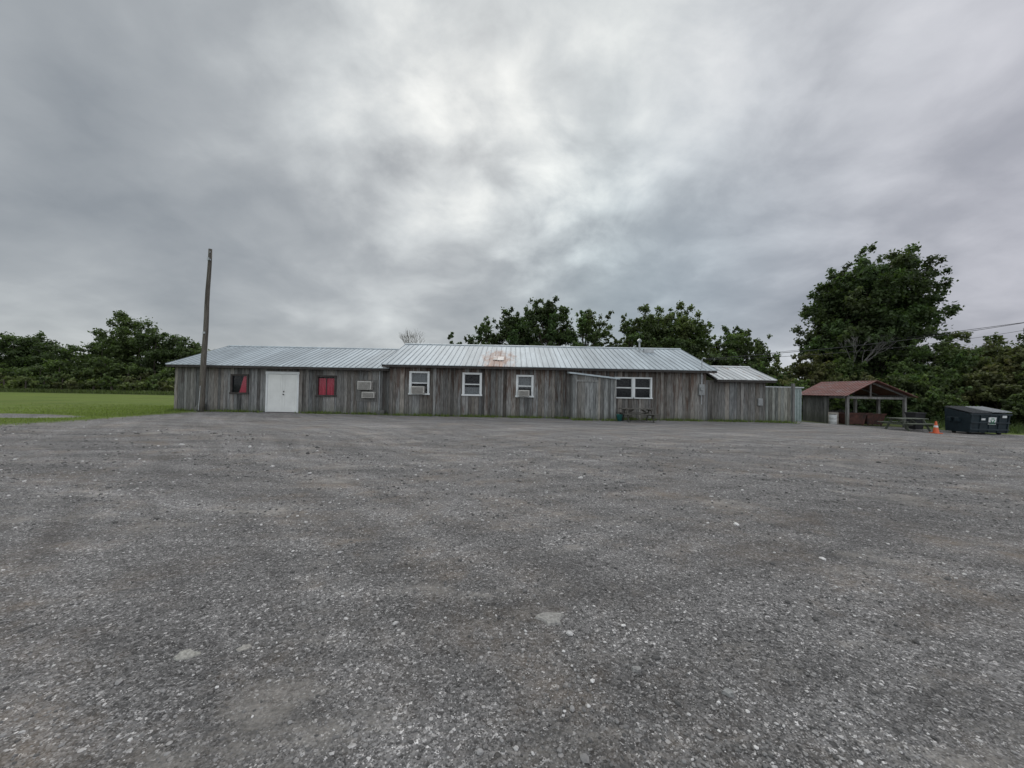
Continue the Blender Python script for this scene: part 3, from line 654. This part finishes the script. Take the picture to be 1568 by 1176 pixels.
for (x,y,h,r,bs,ti,nl,sd) in T: tree('deciduous_tree',x,y,h,r,bs,ti,sd+20,nl,1.0,nh=5,hr=.26)
tree('poplar_tree',36.1,40,16.0,5.5,.14,GD,81,170,.95,lean=1.8,size=.17,gap=.18,ry=4.6,shape='up',nh=12,hr=.30)
tree('poplar_tree',33.6,41,8.5,2.8,.1,GD,78,60,.9,size=.16)
for (x,y,h,r,ti,sd) in [(36.2,33,6.6,3.0,GM,1),(40.5,33.5,6.8,3.3,GO,2),(36.5,28.5,4.3,2.3,GO,3),(39.5,29.5,5.7,2.8,GO,4),(43.5,29,6.2,2.8,GO,5),(33.2,31,4.0,2.2,GM,6),(46.5,34,7.6,3.6,GM,7),
    (28.8,38,5.0,2.7,GO,8),(25.2,39,4.7,2.4,GM,9),(32.4,38,5.1,2.6,GM,10),(30.4,33,3.2,2.0,GO,11),(22,38,4.2,2.1,GO,12),(34.5,25.2,2.2,1.5,GM,13),(37.8,24.6,3.2,1.8,GO,14),(31.5,28.5,2.2,1.6,GM,15),(27.5,31,2.6,1.7,GD,16),(30.0,30,2.4,1.6,GD,17),(24.5,33,2.6,1.8,GM,18)]:
    tree('shrub',x,y,h,r,.02,ti,sd+200,int(45+r*16),1.2,size=.12)
def bare(x,y,h,seed):
    rr=random.Random(seed); E=empty('bare_tree'); m=MB()
    def br(p,d,l,r,k):
        q=p+d*l; m.tube([p,p.lerp(q,.5)+Vector((rr.uniform(-.05,.05),0,.03))*l,q],[r,r*.8,r*.6],4,cap=False)
        if k==0:return
        for _ in range(3):
            nd=(d+Vector((rr.uniform(-.6,.6),rr.uniform(-.6,.6),rr.uniform(-.1,.5)))).normalized(); br(q,nd,l*rr.uniform(.6,.8),r*.6,k-1)
    br(Vector((x,y,0)),Vector((0,0,1)),h*.34,.1,5); m.obj('trunk_and_twigs',simple('bare_bark',(.2,.19,.18),.9),E)
bare(-11.4,45,8.0,5); bare(33.0,37.5,8.5,8)
cl=[]; mtr=MB(); rr=random.Random(11)
def mass(x,y,h,r,tint,n=16,size=.2,dens=1.,low=0.):
    for _ in range(n):
        u=Vector((rr.uniform(-1,1),rr.uniform(-1,1),rr.uniform(-1,1)))
        if u.length>1: u.normalize()
        q=r*rr.uniform(.14,.32); k=rr.uniform(.6,1.35); hb=h*low
        c=(x+u.x*r*.9,y+u.y*r*.7,max(q*.6,(h+hb)/2+u.z*((h-hb)/2-q*.7)))
        cl.append((c,(q*1.2,q*1.2,q*.95),int(120*dens*(q/1.0)**2*(.2/size)**2)+30,tuple(g_*k for g_ in tint)))
    mtr.tube([(x,y,-.1),(x+rr.uniform(-.3,.3),y,h*.75)],[.16,.05],6)
prof=[(-92,9,2.9),(-86.5,8.5,2.9),(-82,10,2.8),(-78,9.6,2.8),(-74,8.0,2.8),(-70.2,8.6,2.6),(-67,10.8,2.0),(-63,13.0,2.9),(-60.2,12.6,2.8),(-57,10.8,2.5),(-54,9.8,2.3),(-51.3,8.2,2.0)]
for x,h,r in prof:
    mass(x,62+rr.uniform(-1,2),h,r,GD if rr.random()<.6 else GM,int(24*r))
    mass(x+1.8,65+rr.uniform(-1,2),h*.86,2.8,GD,44)
    mass(x-1,58.5+rr.uniform(-1,1),h*.46,2.4,GM,26); mass(x+1.5,57.5+rr.uniform(-1,1),h*.30,2.0,GO if rr.random()<.5 else GL,16)
for x in np.arange(-96,-48,1.6): mass(x,54.5+rr.uniform(-1.3,1.3),rr.uniform(1.3,2.6),1.5,rr.choice([GL,GO,GM]),8)
for x in np.arange(-48,20,4.5): mass(x,66+rr.uniform(-2,2),rr.uniform(3.5,5.0),3.2,rr.choice([GD,GM]),12,.25)
Vv,Cc=leaves(cl,.2); Vv[:,:,2]=np.maximum(Vv[:,:,2],.02)
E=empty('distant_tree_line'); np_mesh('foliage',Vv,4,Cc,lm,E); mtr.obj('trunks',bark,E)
cl=[]; mtr=MB()
for a_ in np.arange(-100,101,2.0):
    R_=rr.uniform(125,150); a2=math.radians(a_); mass(math.sin(a2)*R_,math.cos(a2)*R_,rr.uniform(5,8),5,rr.choice([GD,GM]),9,.5)
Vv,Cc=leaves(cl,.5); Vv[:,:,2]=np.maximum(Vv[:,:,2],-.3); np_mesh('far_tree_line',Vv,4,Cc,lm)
def blades(pts,hmin,hmax,wd,tint):
    p=np.array(pts); n=len(p); a_=rng.random(n)*6.28; hh=rng.uniform(hmin,hmax,n)
    lx=rng.normal(size=(n,2))*.35*hh[:,None]; dx=np.stack([np.cos(a_),np.sin(a_)],1)*wd*rng.uniform(.6,1.4,n)[:,None]
    V=np.zeros((n,3,3)); V[:,0,:2]=p[:,:2]-dx; V[:,1,:2]=p[:,:2]+dx; V[:,2,:2]=p[:,:2]+lx
    V[:,:,2]=p[:,2:3]-.01; V[:,2,2]+=hh
    return V,np.array(tint)[None]*rng.uniform(.6,1.4,n)[:,None]
VV=[];CV=[]
def add(r): VV.append(r[0]);CV.append(r[1])
pts=[]
for (xa,xb,y) in ((-18.8,-13.7,21.3),(-11.8,-6.75,21.3),(-6.7,3.1,21.0),(5.6,10.6,21.0),(3.1,5.5,20.1),(10.6,15.6,21.1)):
    for _ in range(int((xb-xa)*220)):
        x=random.uniform(xa,xb)
        if math.sin(x*2.3)+math.sin(x*5.1+1)<-.5 and random.random()<.7: continue
        pts.append((x,y-abs(random.gauss(0,.25)),gzz(x,y)))
add(blades(pts,.04,.2,.018,(.115,.155,.045)))
pts=[]
while len(pts)<26000:
    x=-17.3-abs(random.gauss(0,1))*5+random.gauss(0,.6); y=random.uniform(9,26)
    if ((x+22)*.28)**2+((y-16.2)*.9)**2<1.1: continue
    pts.append((x,y,gzz(x,y)))
add(blades(pts,.03,.10,.010,(.14,.185,.045)))
pts=[(random.uniform(26.8,45),random.uniform(21.3,32),-.4) for _ in range(9000)]+[(random.uniform(15,31),random.uniform(28.3,38),-.35) for _ in range(12000)]
add(blades(pts,.15,.55,.03,(.055,.08,.028)))
pts=[(random.uniform(-95,-35),random.uniform(49,53),0) for _ in range(12000)]
add(blades(pts,.2,.6,.05,(.08,.105,.038)))
np_mesh('grass_tufts',np.concatenate(VV),3,np.clip(np.concatenate(CV),.005,1),lm)
